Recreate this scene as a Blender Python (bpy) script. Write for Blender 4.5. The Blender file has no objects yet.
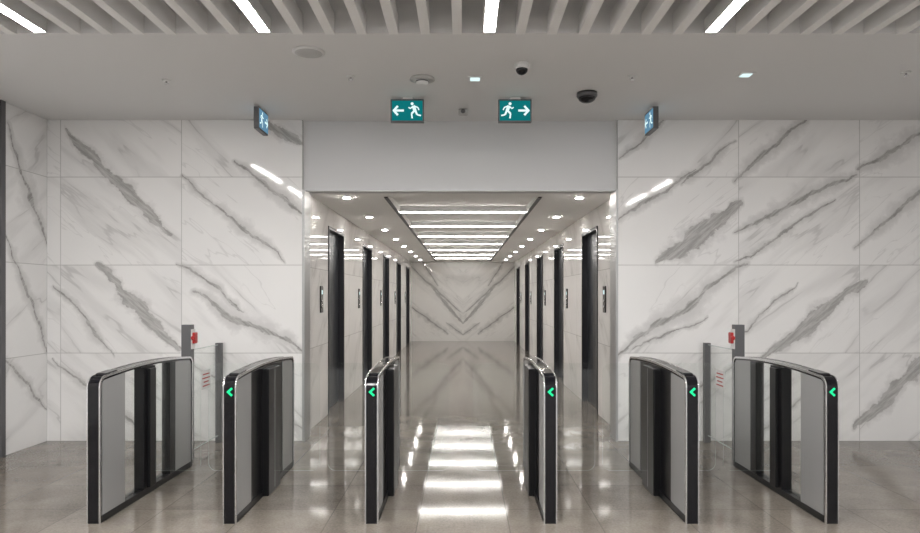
import bpy, bmesh, math
from mathutils import Vector
sc = bpy.context.scene
sc.view_settings.view_transform = 'Standard'
col = sc.collection

# ------------------------------------------------------------------ materials
def new_mat(name):
    m = bpy.data.materials.new(name); m.use_nodes = True
    nt = m.node_tree
    b = nt.nodes['Principled BSDF']
    return m, nt, b

def simple(name, c, rough=0.5, metal=0.0, noise=0.0, nscale=20, stretch=None, spec=0.5):
    m, nt, b = new_mat(name)
    b.inputs['Base Color'].default_value = (*c, 1)
    b.inputs['Roughness'].default_value = rough
    b.inputs['Metallic'].default_value = metal
    b.inputs['Specular IOR Level'].default_value = spec
    if noise > 0:
        tc = nt.nodes.new('ShaderNodeTexCoord')
        mp = nt.nodes.new('ShaderNodeMapping')
        if stretch: mp.inputs['Scale'].default_value = stretch
        n = nt.nodes.new('ShaderNodeTexNoise'); n.inputs['Scale'].default_value = nscale
        n.inputs['Detail'].default_value = 3
        mr = nt.nodes.new('ShaderNodeMapRange')
        mr.inputs['To Min'].default_value = max(0, rough - noise)
        mr.inputs['To Max'].default_value = min(1, rough + noise)
        nt.links.new(tc.outputs['Object'], mp.inputs['Vector'])
        nt.links.new(mp.outputs[0], n.inputs['Vector'])
        nt.links.new(n.outputs['Fac'], mr.inputs['Value'])
        nt.links.new(mr.outputs[0], b.inputs['Roughness'])
    return m

def emit(name, c, s):
    m = bpy.data.materials.new(name); m.use_nodes = True
    nt = m.node_tree; nt.nodes.clear()
    e = nt.nodes.new('ShaderNodeEmission'); o = nt.nodes.new('ShaderNodeOutputMaterial')
    e.inputs[0].default_value = (*c, 1); e.inputs[1].default_value = s
    nt.links.new(e.outputs[0], o.inputs[0])
    return m

class NB:
    def __init__(s, nt): s.nt = nt
    def val(s, sock, v):
        if isinstance(v, (int, float)): sock.default_value = v
        elif isinstance(v, (tuple, list)): sock.default_value = v
        else: s.nt.links.new(v, sock)
    def m(s, op, a, b=0.0, clamp=False):
        n = s.nt.nodes.new('ShaderNodeMath'); n.operation = op; n.use_clamp = clamp
        s.val(n.inputs[0], a); s.val(n.inputs[1], b); return n.outputs[0]
    def v(s, op, a, b=None, out=0, scale=None):
        n = s.nt.nodes.new('ShaderNodeVectorMath'); n.operation = op
        s.val(n.inputs[0], a)
        if b is not None: s.val(n.inputs[1], b)
        if scale is not None: s.val(n.inputs['Scale'], scale)
        return n.outputs['Value'] if op in ('DOT_PRODUCT', 'LENGTH', 'DISTANCE') else n.outputs[0]
    def comb(s, x, y, z=0.0):
        n = s.nt.nodes.new('ShaderNodeCombineXYZ')
        s.val(n.inputs[0], x); s.val(n.inputs[1], y); s.val(n.inputs[2], z); return n.outputs[0]
    def noise(s, vec, scale, detail=3, rough=0.5, dist=0.0, out='Fac'):
        n = s.nt.nodes.new('ShaderNodeTexNoise')
        s.val(n.inputs['Vector'], vec); n.inputs['Scale'].default_value = scale
        n.inputs['Detail'].default_value = detail; n.inputs['Roughness'].default_value = rough
        n.inputs['Distortion'].default_value = dist
        return n.outputs[out]
    def mr(s, v, a, b, c, d, smooth=True):
        n = s.nt.nodes.new('ShaderNodeMapRange')
        if smooth: n.interpolation_type = 'SMOOTHSTEP'
        s.val(n.inputs['Value'], v); s.val(n.inputs['From Min'], a); s.val(n.inputs['From Max'], b)
        s.val(n.inputs['To Min'], c); s.val(n.inputs['To Max'], d); return n.outputs[0]
    def mix(s, f, a, b):
        n = s.nt.nodes.new('ShaderNodeMix'); n.data_type = 'RGBA'
        s.val(n.inputs[0], f); s.val(n.inputs[6], a); s.val(n.inputs[7], b); return n.outputs[2]

def glass_mat(name, tint):
    # thin architectural glass: Schlick reflectance from the surface normal on both faces
    m = bpy.data.materials.new(name); m.use_nodes = True
    nt = m.node_tree; nt.nodes.clear(); N = NB(nt)
    t = nt.nodes.new('ShaderNodeBsdfTransparent'); t.inputs[0].default_value = (*tint, 1)
    g = nt.nodes.new('ShaderNodeBsdfGlossy'); g.inputs['Roughness'].default_value = 0.02
    g.inputs[0].default_value = (.95, .95, .95, 1)
    geo = nt.nodes.new('ShaderNodeNewGeometry')
    c = N.m('ABSOLUTE', N.v('DOT_PRODUCT', geo.outputs['Normal'], geo.outputs['Incoming']))
    f = N.m('ADD', .03, N.m('MULTIPLY', .85, N.m('POWER', N.m('SUBTRACT', 1.0, c, True), 5.0)))
    mx = nt.nodes.new('ShaderNodeMixShader'); o = nt.nodes.new('ShaderNodeOutputMaterial')
    nt.links.new(f, mx.inputs[0]); nt.links.new(t.outputs[0], mx.inputs[1])
    nt.links.new(g.outputs[0], mx.inputs[2]); nt.links.new(mx.outputs[0], o.inputs[0])
    return m

def marble(name, plane='XZ', mirror=False, veins=(), tw=1.25, th=0.91, x0=1.62, z0=0.0, joints=True,
           rough=0.05, auto=1.0, base=(0.88, 0.87, 0.858), amp=0.13):
    m, nt, b = new_mat(name); N = NB(nt)
    geo = nt.nodes.new('ShaderNodeNewGeometry')
    sp = nt.nodes.new('ShaderNodeSeparateXYZ'); nt.links.new(geo.outputs['Position'], sp.inputs[0])
    x = sp.outputs[0] if plane == 'XZ' else sp.outputs[1]
    z = sp.outputs[2]
    ax = N.m('ABSOLUTE', x) if mirror else x
    tx = N.m('DIVIDE', N.m('SUBTRACT', ax, x0), tw); tz = N.m('DIVIDE', N.m('SUBTRACT', z, z0), th)
    ix = N.m('FLOOR', tx); iz = N.m('FLOOR', tz)
    fx = N.m('SUBTRACT', tx, ix); fz = N.m('SUBTRACT', tz, iz)
    ex = N.m('MULTIPLY', N.m('MINIMUM', fx, N.m('SUBTRACT', 1.0, fx)), tw)
    ez = N.m('MULTIPLY', N.m('MINIMUM', fz, N.m('SUBTRACT', 1.0, fz)), th)
    ed = N.m('MINIMUM', ex, ez)
    p = N.comb(ax, z)
    off = N.comb(N.m('MULTIPLY', ix, 3.7), N.m('MULTIPLY', iz, 5.3), N.m('ADD', N.m('MULTIPLY', ix, 1.9), iz))
    c, s_ = math.cos(math.radians(40)), math.sin(math.radians(40))
    al = N.v('DOT_PRODUCT', p, (c, s_, 0)); ac = N.v('DOT_PRODUCT', p, (-s_, c, 0))
    q = N.v('ADD', N.comb(N.m('MULTIPLY', al, 0.22), N.m('MULTIPLY', ac, 1.15)), off)
    n1 = N.noise(q, 0.9, 5, 0.55, 0.25)
    r1 = N.m('ABSOLUTE', N.m('SUBTRACT', n1, 0.5))
    fine = N.mr(r1, 0.0, 0.012, 1.0, 0.0)
    soft = N.mr(r1, 0.0, 0.05, 0.24, 0.0)
    n2 = N.noise(N.v('ADD', q, (7.1, 3.3, 2.0)), 1.9, 4, 0.6, 0.3)
    fine2 = N.mr(N.m('ABSOLUTE', N.m('SUBTRACT', n2, 0.48)), 0.0, 0.008, 0.30, 0.0)
    mask = N.mr(N.noise(q, 0.9, 1), 0.45, 0.62, 0.0, 1.0)
    fade = N.mr(N.noise(p, 2.0, 2), 0.35, 0.6, 0.2, 0.65)
    tot = N.m('MAXIMUM', N.m('MULTIPLY', fine, fade), N.m('MULTIPLY', fine2, mask))
    tot = N.m('MULTIPLY', N.m('MAXIMUM', tot, soft), auto)
    pp = N.comb(ax, z)
    wob = N.noise(pp, 1.8, 6, 0.60, 0.0, 'Color')
    wob = N.v('SCALE', N.v('SUBTRACT', wob, (0.5, 0.5, 0.5)), scale=amp * 2)
    pw = N.v('MULTIPLY', N.v('ADD', pp, wob), (1, 1, 0))
    wn = N.mr(N.noise(pp, 4.0, 4, 0.65), 0.3, 0.7, 0.4, 1.9, False)
    tex = N.mr(N.noise(N.comb(al, N.m('MULTIPLY', ac, 8.0)), 4.0, 4, 0.7), 0.32, 0.60, 0.50, 1.0, False)
    core = None; halo = None
    for (a0, b0, a1, b1, w) in veins:
        d = (a1 - a0, b1 - b0, 0); dd = d[0] ** 2 + d[1] ** 2
        r = N.v('SUBTRACT', pw, (a0, b0, 0))
        t = N.m('MULTIPLY', N.v('DOT_PRODUCT', r, d), 1 / dd, clamp=True)
        dist = N.v('LENGTH', N.v('SUBTRACT', r, N.v('SCALE', d, scale=t)))
        taper = N.m('ADD', 0.35, N.m('MULTIPLY', 3.0, N.m('MULTIPLY', t, N.m('SUBTRACT', 1.0, t))))
        dn = N.m('DIVIDE', dist, N.m('MULTIPLY', wn, taper))
        if w > .03:
            k = N.mr(dn, w * 0.75, w * 1.12, 0.74, 0.0)
            h = N.mr(dn, w * .9, w * 2.0, 0.22, 0.0)
        else:
            k = N.mr(dn, w * 0.35, w * 1.25 + .004, 0.82, 0.0)
            h = N.mr(dn, w * 0.8, w * 4.5 + 0.015, 0.30, 0.0)
        core = k if core is None else N.m('MAXIMUM', core, k)
        halo = h if halo is None else N.m('MAXIMUM', halo, h)
    if core is not None:
        tot = N.m('MAXIMUM', tot, N.m('MAXIMUM', halo, N.m('MULTIPLY', core, tex)))
    cl = N.noise(p, 0.8, 3)
    basec = N.mix(N.mr(cl, 0.35, 0.7, 0.0, 0.5), (*base, 1), (base[0] * .9, base[1] * .905, base[2] * .915, 1))
    colr = N.mix(tot, basec, (0.20, 0.19, 0.18, 1))
    if joints:
        j = N.mr(ed, 0.0015, 0.005, 0.75, 0.0)
        colr = N.mix(j, colr, (0.42, 0.41, 0.40, 1))
    nt.links.new(colr, b.inputs['Base Color'])
    b.inputs['Roughness'].default_value = rough
    b.inputs['IOR'].default_value = 1.5
    return m

V_RIGHT = [(2.05,1.85,2.85,2.44,.080),(1.59,2.90,2.10,3.36,.014),(2.25,2.66,2.84,3.11,.015),(2.80,2.68,3.55,3.36,.020),
 (2.80,2.13,4.05,2.78,.024),(2.80,1.83,3.85,2.49,.015),(1.55,.86,2.90,1.83,.028),(1.75,.93,2.5,1.30,.010),
 (3.10,.86,4.15,1.66,.055),(2.85,1.10,3.45,1.65,.010),(4.05,.12,4.95,1.0,.06),(4.05,2.0,4.95,2.8,.020),
 (4.05,2.82,4.95,3.28,.022),(1.75,.05,2.85,.83,.014),(1.55,2.25,2.4,2.80,.013),(3.0,0,3.65,.6,.010)]
V_LEFT = [(-3.75,1.80,-2.95,.95,.06),(-2.92,1.83,-2.25,1.36,.015),(-2.80,1.52,-1.62,.92,.026),(-2.36,2.90,-1.62,2.30,.016),
 (-2.15,3.34,-1.62,3.08,.035),(-4.22,.88,-3.2,0,.016),(-2.90,.86,-1.62,.13,.015),(-4.22,1.62,-3.6,.88,.012),
 (-4.1,3.2,-3.0,2.1,.048),(-2.9,2.74,-1.85,1.85,.016)]
V_SIDE = [(6.9,2.0,6.25,3.1,.024),(6.9,.9,6.25,2.1,.018),(6.9,.3,6.2,.95,.018)]
V_END = [(0.0,.58,1.05,1.8,.045),(0.10,.98,1.75,2.5,.03),(0.5,.25,1.75,1.15,.03),(0.85,1.85,1.35,2.65,.02),(0.0,.22,.55,.6,.02)]

M_wr = marble('marble_wall_r', 'XZ', False, V_RIGHT, x0=1.60, auto=.55)
M_wl = marble('marble_wall_l', 'XZ', True, [(-a, b, -c, d, w) for a, b, c, d, w in V_LEFT], x0=1.66, auto=.55)
M_side = marble('marble_side', 'YZ', False, V_SIDE, x0=6.87, auto=.55)
M_end = marble('marble_corridor_end', 'XZ', True, V_END, tw=1.71, th=2.7, x0=0.0, joints=False, auto=.4, amp=.06, base=(.90,.88,.85))
M_cor = marble('marble_corridor', 'YZ', False, (), tw=1.25, th=0.91, x0=0, auto=.5, rough=.03, base=(.92,.90,.88))

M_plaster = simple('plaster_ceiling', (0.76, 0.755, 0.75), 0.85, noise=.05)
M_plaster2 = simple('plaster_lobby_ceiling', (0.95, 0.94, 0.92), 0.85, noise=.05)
M_header = simple('plaster_header', (0.64, 0.64, 0.645), 0.5, noise=.05)
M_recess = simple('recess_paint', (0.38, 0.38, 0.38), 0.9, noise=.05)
M_slat = simple('slat_paint', (0.86, 0.85, 0.84), 0.6, noise=.05)
M_black = simple('black_powdercoat', (0.008, 0.008, 0.009), 0.3, spec=.3)
M_blackgloss = simple('black_glass', (0.006, 0.006, 0.008), 0.1, spec=.4)
M_chrome = simple('polished_trim', (0.78, 0.78, 0.79), 0.25, 1.0)
M_trim = simple('satin_trim', (0.45, 0.45, 0.45), 0.4, .6)
M_panel = simple('satin_steel_panel', (0.42, 0.42, 0.42), 0.42, .45, noise=.05, nscale=120, stretch=(1, 1, .02))
M_door = simple('elevator_dark_steel', (0.045, 0.05, 0.06), 0.3, .5)
M_jamb = simple('dark_jamb', (0.03, 0.03, 0.035), 0.35, .3)
M_dark = simple('dark_metal', (0.13, 0.13, 0.135), 0.4, .5)
M_white = simple('white_plastic', (0.74, 0.74, 0.73), 0.4, noise=.05)
M_device = simple('device_grey_plastic', (0.52, 0.52, 0.51), 0.5, noise=.05)
M_red = simple('red_plastic', (0.42, 0.02, 0.02), 0.35, noise=.05)
M_glass = glass_mat('clear_glass', (0.98, 0.99, 0.985))
M_gedge = simple('glass_edge', (0.6, 0.66, 0.64), 0.2)
M_strip = emit('led_strip', (1.0, 0.98, 0.96), 90)
M_cross = emit('led_cross', (1.0, 0.965, 0.92), 36)
M_down = emit('downlight_led', (1.0, 0.955, 0.90), 150)
M_green = emit('green_led', (0.02, 0.9, 0.35), 1.2)
M_teal = emit('exit_teal', (0.005, 0.17, 0.18), 1.0)
M_blue = emit('exit_blue', (0.12, 0.26, 0.38), 1.0)
M_signw = emit('exit_white', (0.75, 0.95, 0.95), 1.1)

def floor_mat():
    m, nt, b = new_mat('polished_stone_tile'); N = NB(nt)
    geo = nt.nodes.new('ShaderNodeNewGeometry')
    sp = nt.nodes.new('ShaderNodeSeparateXYZ'); nt.links.new(geo.outputs['Position'], sp.inputs[0])
    T = 0.6
    tx = N.m('DIVIDE', N.m('ADD', sp.outputs[0], 30.3), T); ty = N.m('DIVIDE', N.m('ADD', sp.outputs[1], 30.13), T)
    ix = N.m('FLOOR', tx); iy = N.m('FLOOR', ty)
    fx = N.m('SUBTRACT', tx, ix); fy = N.m('SUBTRACT', ty, iy)
    e = N.m('MINIMUM', N.m('MINIMUM', fx, N.m('SUBTRACT', 1., fx)), N.m('MINIMUM', fy, N.m('SUBTRACT', 1., fy)))
    wn = nt.nodes.new('ShaderNodeTexWhiteNoise'); nt.links.new(N.comb(ix, iy), wn.inputs['Vector'])
    p = geo.outputs['Position']
    n1 = N.noise(p, 3.0, 5, .6); n2 = N.noise(p, 60, 4, .75)
    f = N.m('ADD', N.m('MULTIPLY', n1, .45), N.m('MULTIPLY', n2, .55))
    f = N.m('ADD', f, N.m('MULTIPLY', N.m('SUBTRACT', wn.outputs[0], .5), .10))
    c = N.mix(N.mr(f, .32, .68, 0, 1, False), (.122, .106, .090, 1), (.28, .248, .212, 1))
    c = N.mix(N.mr(e, .003, .009, .6, 0), c, (.09, .08, .07, 1))
    nt.links.new(c, b.inputs['Base Color'])
    nt.links.new(N.mr(n1, .3, .7, .055, .085, False), b.inputs['Roughness'])
    b.inputs['IOR'].default_value = 1.5
    return m
M_floor = floor_mat()

# ------------------------------------------------------------------ mesh helpers
def finish(name, bm, mat, parent=None, bevel=0.0, smooth=False):
    bmesh.ops.recalc_face_normals(bm, faces=bm.faces)
    me = bpy.data.meshes.new(name); bm.to_mesh(me); bm.free()
    me.materials.append(mat)
    o = bpy.data.objects.new(name, me); col.objects.link(o)
    if parent: o.parent = parent
    if smooth:
        for p in me.polygons: p.use_smooth = True
    if bevel > 0:
        md = o.modifiers.new('bevel', 'BEVEL'); md.width = bevel; md.segments = 2; md.limit_method = 'ANGLE'
    return o
def add_box(bm, x0, x1, y0, y1, z0, z1):
    vs = [bm.verts.new((x, y, z)) for x in (x0, x1) for y in (y0, y1) for z in (z0, z1)]
    for f in ((0,1,3,2),(4,6,7,5),(0,4,5,1),(2,3,7,6),(0,2,6,4),(1,5,7,3)):
        bm.faces.new([vs[i] for i in f])
def box(name, x0, x1, y0, y1, z0, z1, mat, parent=None, bevel=0.0):
    bm = bmesh.new(); add_box(bm, x0, x1, y0, y1, z0, z1); return finish(name, bm, mat, parent, bevel)
def boxes(name, lst, mat, parent=None, bevel=0.0):
    bm = bmesh.new()
    for b in lst: add_box(bm, *b)
    return finish(name, bm, mat, parent, bevel)
def empty(name, loc=(0, 0, 0)):
    o = bpy.data.objects.new(name, None); col.objects.link(o); o.location = loc; o.empty_display_size = .1; return o
def prism(name, pts, x0, x1, mat, parent=None, bevel=0.0):   # pts in (y,z)
    bm = bmesh.new()
    a = [bm.verts.new((x0, y, z)) for y, z in pts]; b = [bm.verts.new((x1, y, z)) for y, z in pts]
    bm.faces.new(a); bm.faces.new(b[::-1]); n = len(pts)
    for i in range(n): bm.faces.new((a[i], b[i], b[(i+1) % n], a[(i+1) % n]))
    return finish(name, bm, mat, parent, bevel)
def ring(name, outer, inner, xs, mat, parent=None):
    bm = bmesh.new(); n = len(outer)
    for x0, x1 in xs:
        A = [[bm.verts.new((x, y, z)) for y, z in L] for x in (x0, x1) for L in (outer, inner)]
        o0, i0, o1, i1 = A
        for k in range(n):
            j = (k+1) % n
            bm.faces.new((o0[k], o0[j], i0[j], i0[k])); bm.faces.new((o1[k], i1[k], i1[j], o1[j]))
            bm.faces.new((o0[k], o1[k], o1[j], o0[j])); bm.faces.new((i0[k], i0[j], i1[j], i1[k]))
    return finish(name, bm, mat, parent)
def revolve(name, prof, loc, mat, parent=None, seg=32, axis='Z'):
    bm = bmesh.new(); rings = []
    for r, z in prof:
        rings.append([bm.verts.new((max(r, 1e-4)*math.cos(2*math.pi*k/seg), max(r, 1e-4)*math.sin(2*math.pi*k/seg), z)) for k in range(seg)])
    for a, b in zip(rings, rings[1:]):
        for k in range(seg): bm.faces.new((a[k], a[(k+1) % seg], b[(k+1) % seg], b[k]))
    bm.faces.new(rings[0]); bm.faces.new(rings[-1][::-1])
    o = finish(name, bm, mat, parent)
    for p in o.data.polygons: p.use_smooth = len(p.vertices) == 4
    if axis == 'Y': o.rotation_euler = (math.radians(90), 0, 0)
    if axis == 'X': o.rotation_euler = (0, math.radians(90), 0)
    o.location = loc; return o

# ------------------------------------------------------------------ room shell
WY = 6.87; CZ = 3.32; XL = -4.30; XR = 5.6; YB = -4.0; SY = 4.60
CW = 1.71; CH = 2.63; CE = 22.1
box('floor', XL-.2, XR+.2, YB-.2, CE+.3, -.1, 0, M_floor)
box('wall_back_right', 1.60, XR, WY, WY+.25, 0, CZ, M_wr)
box('wall_back_left', XL, -1.66, WY, WY+.25, 0, CZ, M_wl)
box('wall_header', -1.66, 1.60, WY+.05, WY+.25, CH-.03, CZ, M_header)
box('wall_left', XL-.2, XL, 6.22, WY, 0, CZ, M_side)
box('trim_left', XL-.2, XL+.02, 6.16, 6.22, 0, CZ, M_dark)
box('wall_left_near', XL-.2, XL-.02, YB, 6.16, 0, CZ+.4, M_plaster)
box('wall_right', XR, XR+.2, YB, WY+.25, 0, CZ+.4, M_side)
# unseen front opening with frame, added behind the viewpoint to let sky light in
boxes('wall_front', [(XL-.2, XR+.2, YB-.2, YB, 3.0, CZ+.4), (XL-.2, XL+.6, YB-.2, YB, 0, 3.0), (XR-.6, XR+.2, YB-.2, YB, 0, 3.0)], M_plaster)
boxes('added_window_1', [(x-.03, x+.03, YB-.15, YB-.05, 0, 3.0) for x in (-3.7, -1.5, .65, 2.8, 5.0)] +
      [(-3.7, 5.0, YB-.15, YB-.05, 0, .08), (-3.7, 5.0, YB-.15, YB-.05, 2.92, 3.0)], M_dark)
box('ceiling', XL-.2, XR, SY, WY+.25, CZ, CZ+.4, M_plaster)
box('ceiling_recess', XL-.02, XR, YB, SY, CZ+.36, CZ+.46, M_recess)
boxes('trim_opening', [(-1.66,-1.635,WY-.015,WY+.25,0,CH-.03),(1.575,1.60,WY-.015,WY+.25,0,CH-.03),
                        (-1.635,1.575,WY+.03,WY+.06,CH-.042,CH-.03)], M_trim)

bm = bmesh.new()
lights_x = [-4.44, -2.90, -1.36, 0.18, 1.70, 3.25, 4.79]
xs = []
for a, b in zip(lights_x, lights_x[1:]):
    for k in range(1, 7): xs.append(a + (b-a)*k/7)
xs = [x for x in xs if x > XL+.05] + [4.79, 5.01, 5.23, 5.45]
for x in xs: add_box(bm, x-.032, x+.032, YB, SY-.002, CZ-.01, CZ+.13)
finish('ceiling_slats', bm, M_slat)

def linear_light(x, y0, y1, z=CZ):
    e = empty('linear_light')
    box('housing', x-.045, x+.045, y0, y1, z-.012, z+.08, M_white, e)
    box('diffuser', x-.036, x+.036, y0+.01, y1-.01, z-.0128, z-.012, M_strip, e)
    boxes('suspension_rods', [(x-.004, x+.004, y0+.2, y0+.208, z+.08, z+.36), (x-.004, x+.004, y1-.2, y1-.192, z+.08, z+.36)], M_chrome, e)
for x in lights_x[1:-1]:
    if x < 3: segs = [(3.15, 4.56), (1.2, 2.7), (-.7, .8), (-2.7, -1.2)]
    else: segs = [(2.35, 3.35), (.6, 1.95), (-2.7, -1.2)]
    for a, b in segs: linear_light(x, a, b)

# ------------------------------------------------------------------ lift lobby corridor
CY0 = WY+.25
doors = [8.42 + 2.9*k for k in range(5)]; DW = 1.1; DH = 2.39; RC = .07
for sgn, nm in ((-1, 'left'), (1, 'right')):
    def X(a): return sgn*a
    lst = []
    def ab(a0, a1, y0, y1, z0, z1):
        x0, x1 = sorted((X(a0), X(a1))); lst.append((x0, x1, y0, y1, z0, z1))
    prev = CY0
    for d in doors:
        ab(CW, CW+.3, prev, d, 0, CH); ab(CW, CW+.3, d, d+DW, DH, CH); prev = d+DW
    ab(CW, CW+.3, prev, CE, 0, CH)
    boxes('wall_corridor_'+nm, lst, M_cor)
    for i, d in enumerate(doors):
        e = empty('elevator_door')
        def bx(n, a0, a1, y0, y1, z0, z1, m, bv=0):
            x0, x1 = sorted((X(a0), X(a1))); return box(n, x0, x1, y0, y1, z0, z1, m, e, bv)
        bx('panel_1', CW+RC, CW+RC+.03, d+.04, d+DW/2-.003, 0.005, DH-.04, M_door)
        bx('panel_2', CW+RC, CW+RC+.03, d+DW/2+.003, d+DW-.04, 0.005, DH-.04, M_door)
        bx('jamb_1', CW-.012, CW+RC+.03, d, d+.04, 0, DH, M_jamb)
        bx('jamb_2', CW-.012, CW+RC+.03, d+DW-.04, d+DW, 0, DH, M_jamb)
        bx('lintel', CW-.012, CW+RC+.03, d, d+DW, DH-.04, DH, M_jamb)
        c = empty('elevator_call_panel')
        x0, x1 = sorted((X(CW-.014), X(CW-.001)))
        y = d - .42
        box('plate', x0, x1, y-.07, y+.07, 1.30, 1.62, M_blackgloss, c, .003)
        for k, z in enumerate((1.37, 1.44)):
            revolve('button_%d' % (k+1), [(.018, -.004), (.018, .004)], (X(CW-.016), y, z), M_chrome, c, 20, 'X')
        x0, x1 = sorted((X(CW-.0165), X(CW-.014)))
        box('display', x0, x1, y-.03, y+.03, 1.52, 1.57, M_signw, c)
box('wall_corridor_end', -CW-.3, CW+.3, CE, CE+.2, 0, CH+.3, M_end)
TX = .87; TY0 = 7.6; TY1 = 21.3
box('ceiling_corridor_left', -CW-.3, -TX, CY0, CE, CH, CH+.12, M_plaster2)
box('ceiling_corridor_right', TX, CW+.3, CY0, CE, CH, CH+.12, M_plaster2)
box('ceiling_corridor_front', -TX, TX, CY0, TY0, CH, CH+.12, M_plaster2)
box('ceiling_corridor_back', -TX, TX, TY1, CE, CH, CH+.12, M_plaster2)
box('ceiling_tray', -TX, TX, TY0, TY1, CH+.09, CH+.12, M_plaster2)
boxes('trim_tray', [(-TX-.03, -TX+.012, TY0-.03, TY1, CH-.010, CH+.0), (TX-.012, TX+.03, TY0-.03, TY1, CH-.010, CH+.0)], M_black)
y = 9.05
while y < 21:
    e = empty('corridor_light_panel')
    box('housing', -TX+.02, TX-.02, y-.046, y+.046, CH+.010, CH+.089, M_white, e)
    box('diffuser', -TX+.025, TX-.025, y-.048, y+.048, CH+.0055, CH+.010, M_cross, e)
    y += 1.85
for sgn in (-1, 1):
    y = 7.6
    while y < 21.5:
        e = empty('recessed_downlight')
        revolve('bezel', [(.058, 0), (.062, -.006), (.045, -.010), (.043, -.002)], (sgn*1.33, y, CH), M_white, e, 24)
        revolve('lamp', [(.042, -.004), (.040, -.015)], (sgn*1.33, y, CH), M_down, e, 24)
        y += 1.85

# ------------------------------------------------------------------ turnstiles
Y0 = 4.37; Y1 = 5.88; YC = (Y0+Y1)/2; CWD = .088
def topz(y): return 1.0 - .035*((y-YC)/(.5*(Y1-Y0)))**2
def outline(i, zb=0.0, seg=8, nt=16):
    r = .075; zc0 = topz(Y0+r) - r; pts = [(Y0+i, zb)]
    for k in range(seg+1):
        a = math.pi - math.pi/2*k/seg
        pts.append((Y0+r+(r-i)*math.cos(a), zc0+(r-i)*math.sin(a)))
    for k in range(1, nt):
        yy = Y0+r+(Y1-Y0-2*r)*k/nt; pts.append((yy, topz(yy)-i))
    for k in range(seg+1):
        a = math.pi/2 - math.pi/2*k/seg
        pts.append((Y1-r+(r-i)*math.cos(a), zc0+(r-i)*math.sin(a)))
    pts.append((Y1-i, zb)); return pts
def arch_panel(ya, yb, zb, drop, n=8):
    pts = [(ya, zb)]
    for k in range(n+1):
        yy = ya+(yb-ya)*k/n; pts.append((yy, topz(yy)-drop))
    pts.append((yb, zb)); return pts

def leaf(x0, x1, parent):
    yy = YC-.02; r = .06; s = 1 if x1 > x0 else -1
    zt, zb = .985, .16
    pts = [(x0, zb)]
    for k in range(7):
        a = -math.pi/2 + math.pi/2*k/6; pts.append((x1 - s*r + s*r*math.cos(a), zb+r+r*math.sin(a)))
    for k in range(7):
        a = math.pi/2*k/6; pts.append((x1 - s*r + s*r*math.cos(a), zt-r+r*math.sin(a)))
    pts.append((x0, zt))
    bm = bmesh.new()
    a = [bm.verts.new((x, yy-.005, z)) for x, z in pts]; b = [bm.verts.new((x, yy+.005, z)) for x, z in pts]
    bm.faces.new(a); bm.faces.new(b[::-1])
    finish('glass_leaf', bm, M_glass, parent)
    bm = bmesh.new()
    a = [bm.verts.new((x, yy-.002, z)) for x, z in pts]; b = [bm.verts.new((x, yy+.002, z)) for x, z in pts]
    for i in range(len(pts)-1): bm.faces.new((a[i], b[i], b[i+1], a[i+1]))
    finish('glass_leaf_edge', bm, M_gedge, parent)

def turnstile(xc, outer, leaves, arrow):
    e = empty('turnstile')
    h = CWD/2
    ring('black_frame', outline(.004), outline(.030), [(xc-h+.006, xc+h-.006)], M_blackgloss, e)
    ring('steel_rails', outline(0), outline(.016), [(xc-h, xc-h+.008), (xc+h-.008, xc+h)], M_chrome, e)
    box('plinth', xc-h+.004, xc+h-.004, Y0+.03, Y1-.03, 0, .045, M_black, e)
    prism('side_panel_1', arch_panel(Y0+.045, Y0+.34, .045, .031), xc-h+.008, xc+h-.008, M_panel, e)
    prism('side_panel_2', arch_panel(Y1-.34, Y1-.030, .045, .031), xc-h+.008, xc+h-.008, M_panel, e)
    if outer:
        prism('glass_infill', arch_panel(Y0+.341, Y1-.341, .045, .036), xc-.005, xc+.005, M_glass, e)
        sg = 1 if xc < 0 else -1
        prism('motor_post', arch_panel(Y0+.62, Y0+.80, .0, .036), xc-h+.006, xc+h-.006, M_black, e)
        prism('end_post', arch_panel(Y1-.44, Y1-.341, .0, .036), xc-h+.01, xc+h-.01, M_black, e)
        prism('hinge_column', arch_panel(Y0+.66, Y0+.76, .05, .05), min(xc+sg*(h-.006), xc+sg*(h+.02)), max(xc+sg*(h-.006), xc+sg*(h+.02)), M_black, e, .004)
    else:
        prism('core_panel', arch_panel(Y0+.341, Y1-.341, .045, .034), xc-h+.014, xc+h-.014, M_black, e)
        prism('motor_box', arch_panel(Y0+.60, Y0+.92, .0, .045), xc-.085, xc+.085, M_black, e, .008)
        boxes('seams', [(xc-.0865, xc+.0865, Y0+.755, Y0+.761, .03, .94)], M_panel, e)
    prism('card_reader', [(Y0+.085, topz(Y0+.085)-.006), (Y0+.085, topz(Y0+.085)+.004), (Y0+.10, topz(Y0+.1)+.008), (Y0+.24, topz(Y0+.24)+.006), (Y0+.25, topz(Y0+.25)-.006)],
          xc-h+.012, xc+h-.012, M_blackgloss, e)
    if arrow:
        bm = bmesh.new(); zc = .868; yy = Y0+.0025
        pts = [(-.020, 0), (.012, .030), (.022, .020), (.000, 0), (.022, -.020), (.012, -.030)]
        f = [bm.verts.new((xc+x, yy-.001, zc+z)) for x, z in pts]; g = [bm.verts.new((xc+x, yy+.004, zc+z)) for x, z in pts]
        bm.faces.new((f[0], f[1], f[2], f[3])); bm.faces.new((f[0], f[3], f[4], f[5]))
        for i in range(6): bm.faces.new((f[i], g[i], g[(i+1) % 6], f[(i+1) % 6]))
        finish('led_arrow', bm, M_green, e)
    for a, b in leaves: leaf(a, b, e)
XS = [-2.432, -1.537, -.602, .576, 1.51, 2.43]
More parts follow.
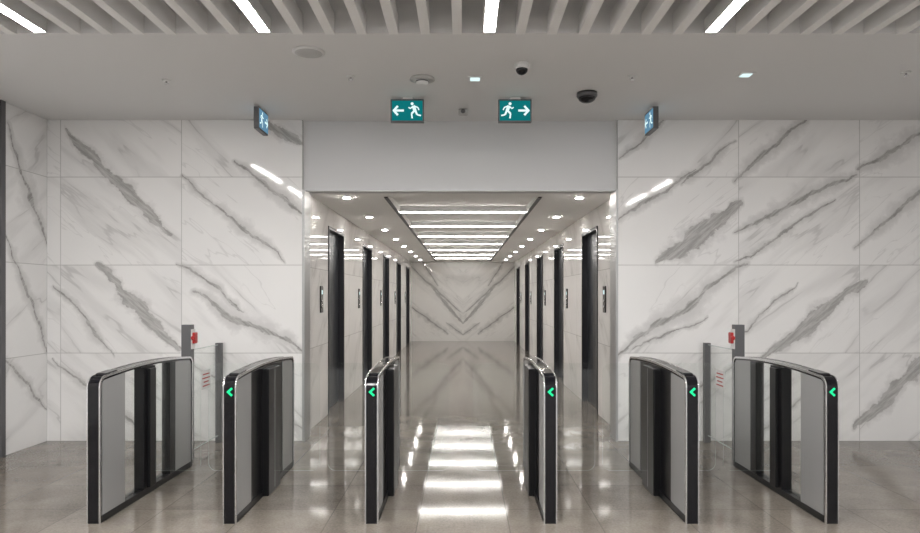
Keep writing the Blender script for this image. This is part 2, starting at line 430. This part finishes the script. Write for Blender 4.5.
for i, x in enumerate(XS):
    lv = []
    hw = CWD/2+.02 if i in (0, 5) else .085
    if i < 5: lv.append((x+hw, (x+XS[i+1])/2 - (.09 if i == 2 else .03)))
    if i > 0: lv.append((x-hw, (x+XS[i-1])/2 + (.09 if i == 3 else .03)))
    turnstile(x, i in (0, 5), lv, i > 0)

# ------------------------------------------------------------------ side glass barriers
def barrier(s):
    e = empty('glass_barrier')
    x = s*2.50
    box('post_1', x-.045, x+.045, 6.0, 6.07, 0, 1.24, M_dark, e, .004)
    box('post_2', x-.03, x+.03, 6.78, 6.84, 0, 1.02, M_dark, e, .004)
    box('pane', x-.005, x+.005, 6.08, 6.77, .08, 1.0, M_glass, e)
    boxes('pane_edge', [(x-.0052, x+.0052, 6.08, 6.77, 1.0, 1.006), (x-.0052, x+.0052, 6.08, 6.77, .074, .08)], M_gedge, e)
    xf = x - s*.007
    box('notice_plate', min(xf, xf-s*.002), max(xf, xf-s*.002), 6.33, 6.56, .60, .78, M_white, e)
    for k in range(4):
        z = .745-.037*k; w = (.16, .19, .13, .17)[k]/2
        box('notice_line_%d' % k, min(xf-s*.002, xf-s*.003), max(xf-s*.002, xf-s*.003), 6.445-w, 6.445+w, z-.006, z+.006, M_red, e)
    xi = x - s*.045
    box('release_backplate', min(xi, xi-s*.008), max(xi, xi-s*.008), 5.995, 6.075, 1.02, 1.20, M_white, e, .002)
    box('release_housing', min(xi-s*.008, xi-s*.034), max(xi-s*.008, xi-s*.034), 6.0, 6.07, 1.07, 1.17, M_red, e, .008)
    revolve('release_button', [(.02, 0), (.02, .010), (.013, .014)], (xi-s*.02, 6.0, 1.12), M_red, e, 20, 'Y')
barrier(-1); barrier(1)

# ------------------------------------------------------------------ signs
def poly(bm, pts, y, cx, cz, fl=1):
    bm.faces.new([bm.verts.new((cx+fl*a, y, cz+b)) for a, b in pts])
def limb(bm, a, b, w, y, cx, cz, fl):
    d = Vector((b[0]-a[0], b[1]-a[1])); d.normalize(); n = Vector((-d.y, d.x))*w/2
    poly(bm, [(a[0]+n.x, a[1]+n.y), (b[0]+n.x, b[1]+n.y), (b[0]-n.x, b[1]-n.y), (a[0]-n.x, a[1]-n.y)], y, cx, cz, fl)
def exit_sign(cx, cy, ztop, dirn, rot=0, facemat=M_teal):
    e = empty('exit_sign', (cx, cy, ztop)); e['placed'] = 1
    W, H, D = .305, .21, .05
    def bx(n, *a, m, bv=0): return box(n, *a, m, e, bv)
    bx('mount', -.05, .05, -.02, .02, -.02, 0, m=M_white)
    bx('housing', -W/2, W/2, -D/2, D/2, -.02-H, -.02, m=M_dark, bv=.004)
    for sd in (1, -1):
        y = -sd*(D/2+.002)
        bx('face', -W/2+.012, W/2-.012, min(y, 0), max(y, 0), -.02-H+.014, -.034, m=facemat)
        bm = bmesh.new(); yy = y - sd*.001; cz = -.02-H/2; f = dirn
        limb(bm, (.03, 0), (.115, 0), .020, yy, 0, cz, f)
        limb(bm, (.085, .042), (.127, -.004), .020, yy, 0, cz, f)
        limb(bm, (.085, -.042), (.127, .004), .020, yy, 0, cz, f)
        c = (-.045, .062)
        poly(bm, [(c[0]+.014*math.cos(t*math.pi/6), c[1]+.014*math.sin(t*math.pi/6)) for t in range(12)], yy, 0, cz, f)
        for a, b, w in (((-.055,.045),(-.072,-.005),.030),((-.055,.04),(-.028,.018),.012),((-.028,.018),(-.012,.030),.011),
                        ((-.06,.042),(-.098,.028),.012),((-.098,.028),(-.108,.004),.011),((-.068,0),(-.040,-.028),.018),
                        ((-.040,-.028),(-.046,-.072),.014),((-.075,0),(-.090,-.038),.018),((-.090,-.038),(-.126,-.046),.014)):
            limb(bm, a, b, w, yy, 0, cz, f)
        finish('pictogram', bm, M_signw, e)
    e.rotation_euler = (0, 0, rot)
exit_sign(-.51, 6.1, CZ, -1)
exit_sign(.475, 6.1, CZ, 1)
exit_sign(-1.96, 6.45, CZ, 1, math.radians(90), M_blue)
exit_sign(1.83, 6.45, CZ, -1, math.radians(-90), M_blue)

# ------------------------------------------------------------------ ceiling devices
CD = CZ - .001
def dome_cam(x, y, r, small=False):
    e = empty('ceiling_dome_camera')
    revolve('base', [(r, 0), (r*1.02, -.03), (r*.9, -.045)], (x, y, CD), M_white if small else M_dark, e)
    k2 = .8 if small else .5
    prof = [(r*.86*math.cos(a), -.045-r*k2*math.sin(a)) for a in [k*math.pi/2/10 for k in range(11)]]
    revolve('dome', prof, (x, y, CD), M_blackgloss, e)
dome_cam(.46, 5.2, .055, True); dome_cam(1.11, 5.95, .09)
e = empty('ceiling_speaker'); revolve('grille', [(.10, 0), (.10, -.012), (.08, -.018), (.05, -.020)], (-1.15, 4.95, CD), M_device, e)
revolve('rim', [(.12, 0), (.12, -.008), (.10, -.012)], (-1.15, 4.95, CD), M_white, e)
e = empty('smoke_detector'); revolve('base', [(.10, 0), (.105, -.015), (.07, -.02)], (-.34, 5.55, CD), M_device, e)
revolve('head', [(.055, -.02), (.05, -.045), (.02, -.055)], (-.34, 5.55, CD), M_white, e)
revolve('sensor_ring', [(.056, -.026), (.056, -.034)], (-.34, 5.55, CD), M_dark, e)
for x, y in ((.10, 5.55), (2.32, 5.45)):
    e = empty('square_sensor_light'); box('bezel', x-.06, x+.06, y-.06, y+.06, CD-.008, CD, M_white, e)
    box('lens', x-.04, x+.04, y-.04, y+.04, CD-.012, CD-.008, M_signw, e)
for x, y in ((-.93, 5.5), (1.4, 5.5), (3.6, 5.4), (-2.5, 5.6)):
    e = empty('sprinkler_head'); revolve('rose', [(.035, 0), (.036, -.006), (.02, -.01)], (x, y, CD), M_white, e)
    revolve('nozzle', [(.008, -.01), (.008, -.025), (.02, -.027), (.02, -.030)], (x, y, CD), M_chrome, e, 16)
e = empty('motion_sensor'); box('body', -.045, .045, 6.45, 6.53, CD-.05, CD, M_device, e, .01)
revolve('lens', [(.022, 0), (.02, .012), (.01, .018)], (0, 6.45, CD-.025), M_dark, e, 20, 'Y')

# put every parent's origin at the base centre of its own parts
bpy.context.view_layer.update()
for o in [o for o in col.objects if o.type == 'EMPTY' and not o.get('placed')]:
    pts = [c.matrix_world @ Vector(v) for c in o.children for v in c.bound_box]
    lo = Vector([min(p[i] for p in pts) for i in range(3)]); hi = Vector([max(p[i] for p in pts) for i in range(3)])
    c0 = Vector(((lo.x+hi.x)/2, (lo.y+hi.y)/2, lo.z))
    o.location = c0
    for c in o.children: c.location = Vector(c.location) - c0

# ------------------------------------------------------------------ world & camera
w = bpy.data.worlds.new('world'); sc.world = w; w.use_nodes = True
w.node_tree.nodes['Background'].inputs[0].default_value = (.97, .98, 1, 1)
w.node_tree.nodes['Background'].inputs[1].default_value = 1.1
cd = bpy.data.cameras.new('camera'); co = bpy.data.objects.new('camera', cd); col.objects.link(co)
co.location = (0, 0, 1.5); co.rotation_euler = (math.radians(90), 0, 0)
cd.sensor_width = 36; cd.lens = 26.0; cd.shift_x = -3/920; cd.shift_y = 29.5/920
cd.clip_start = .05
sc.camera = co
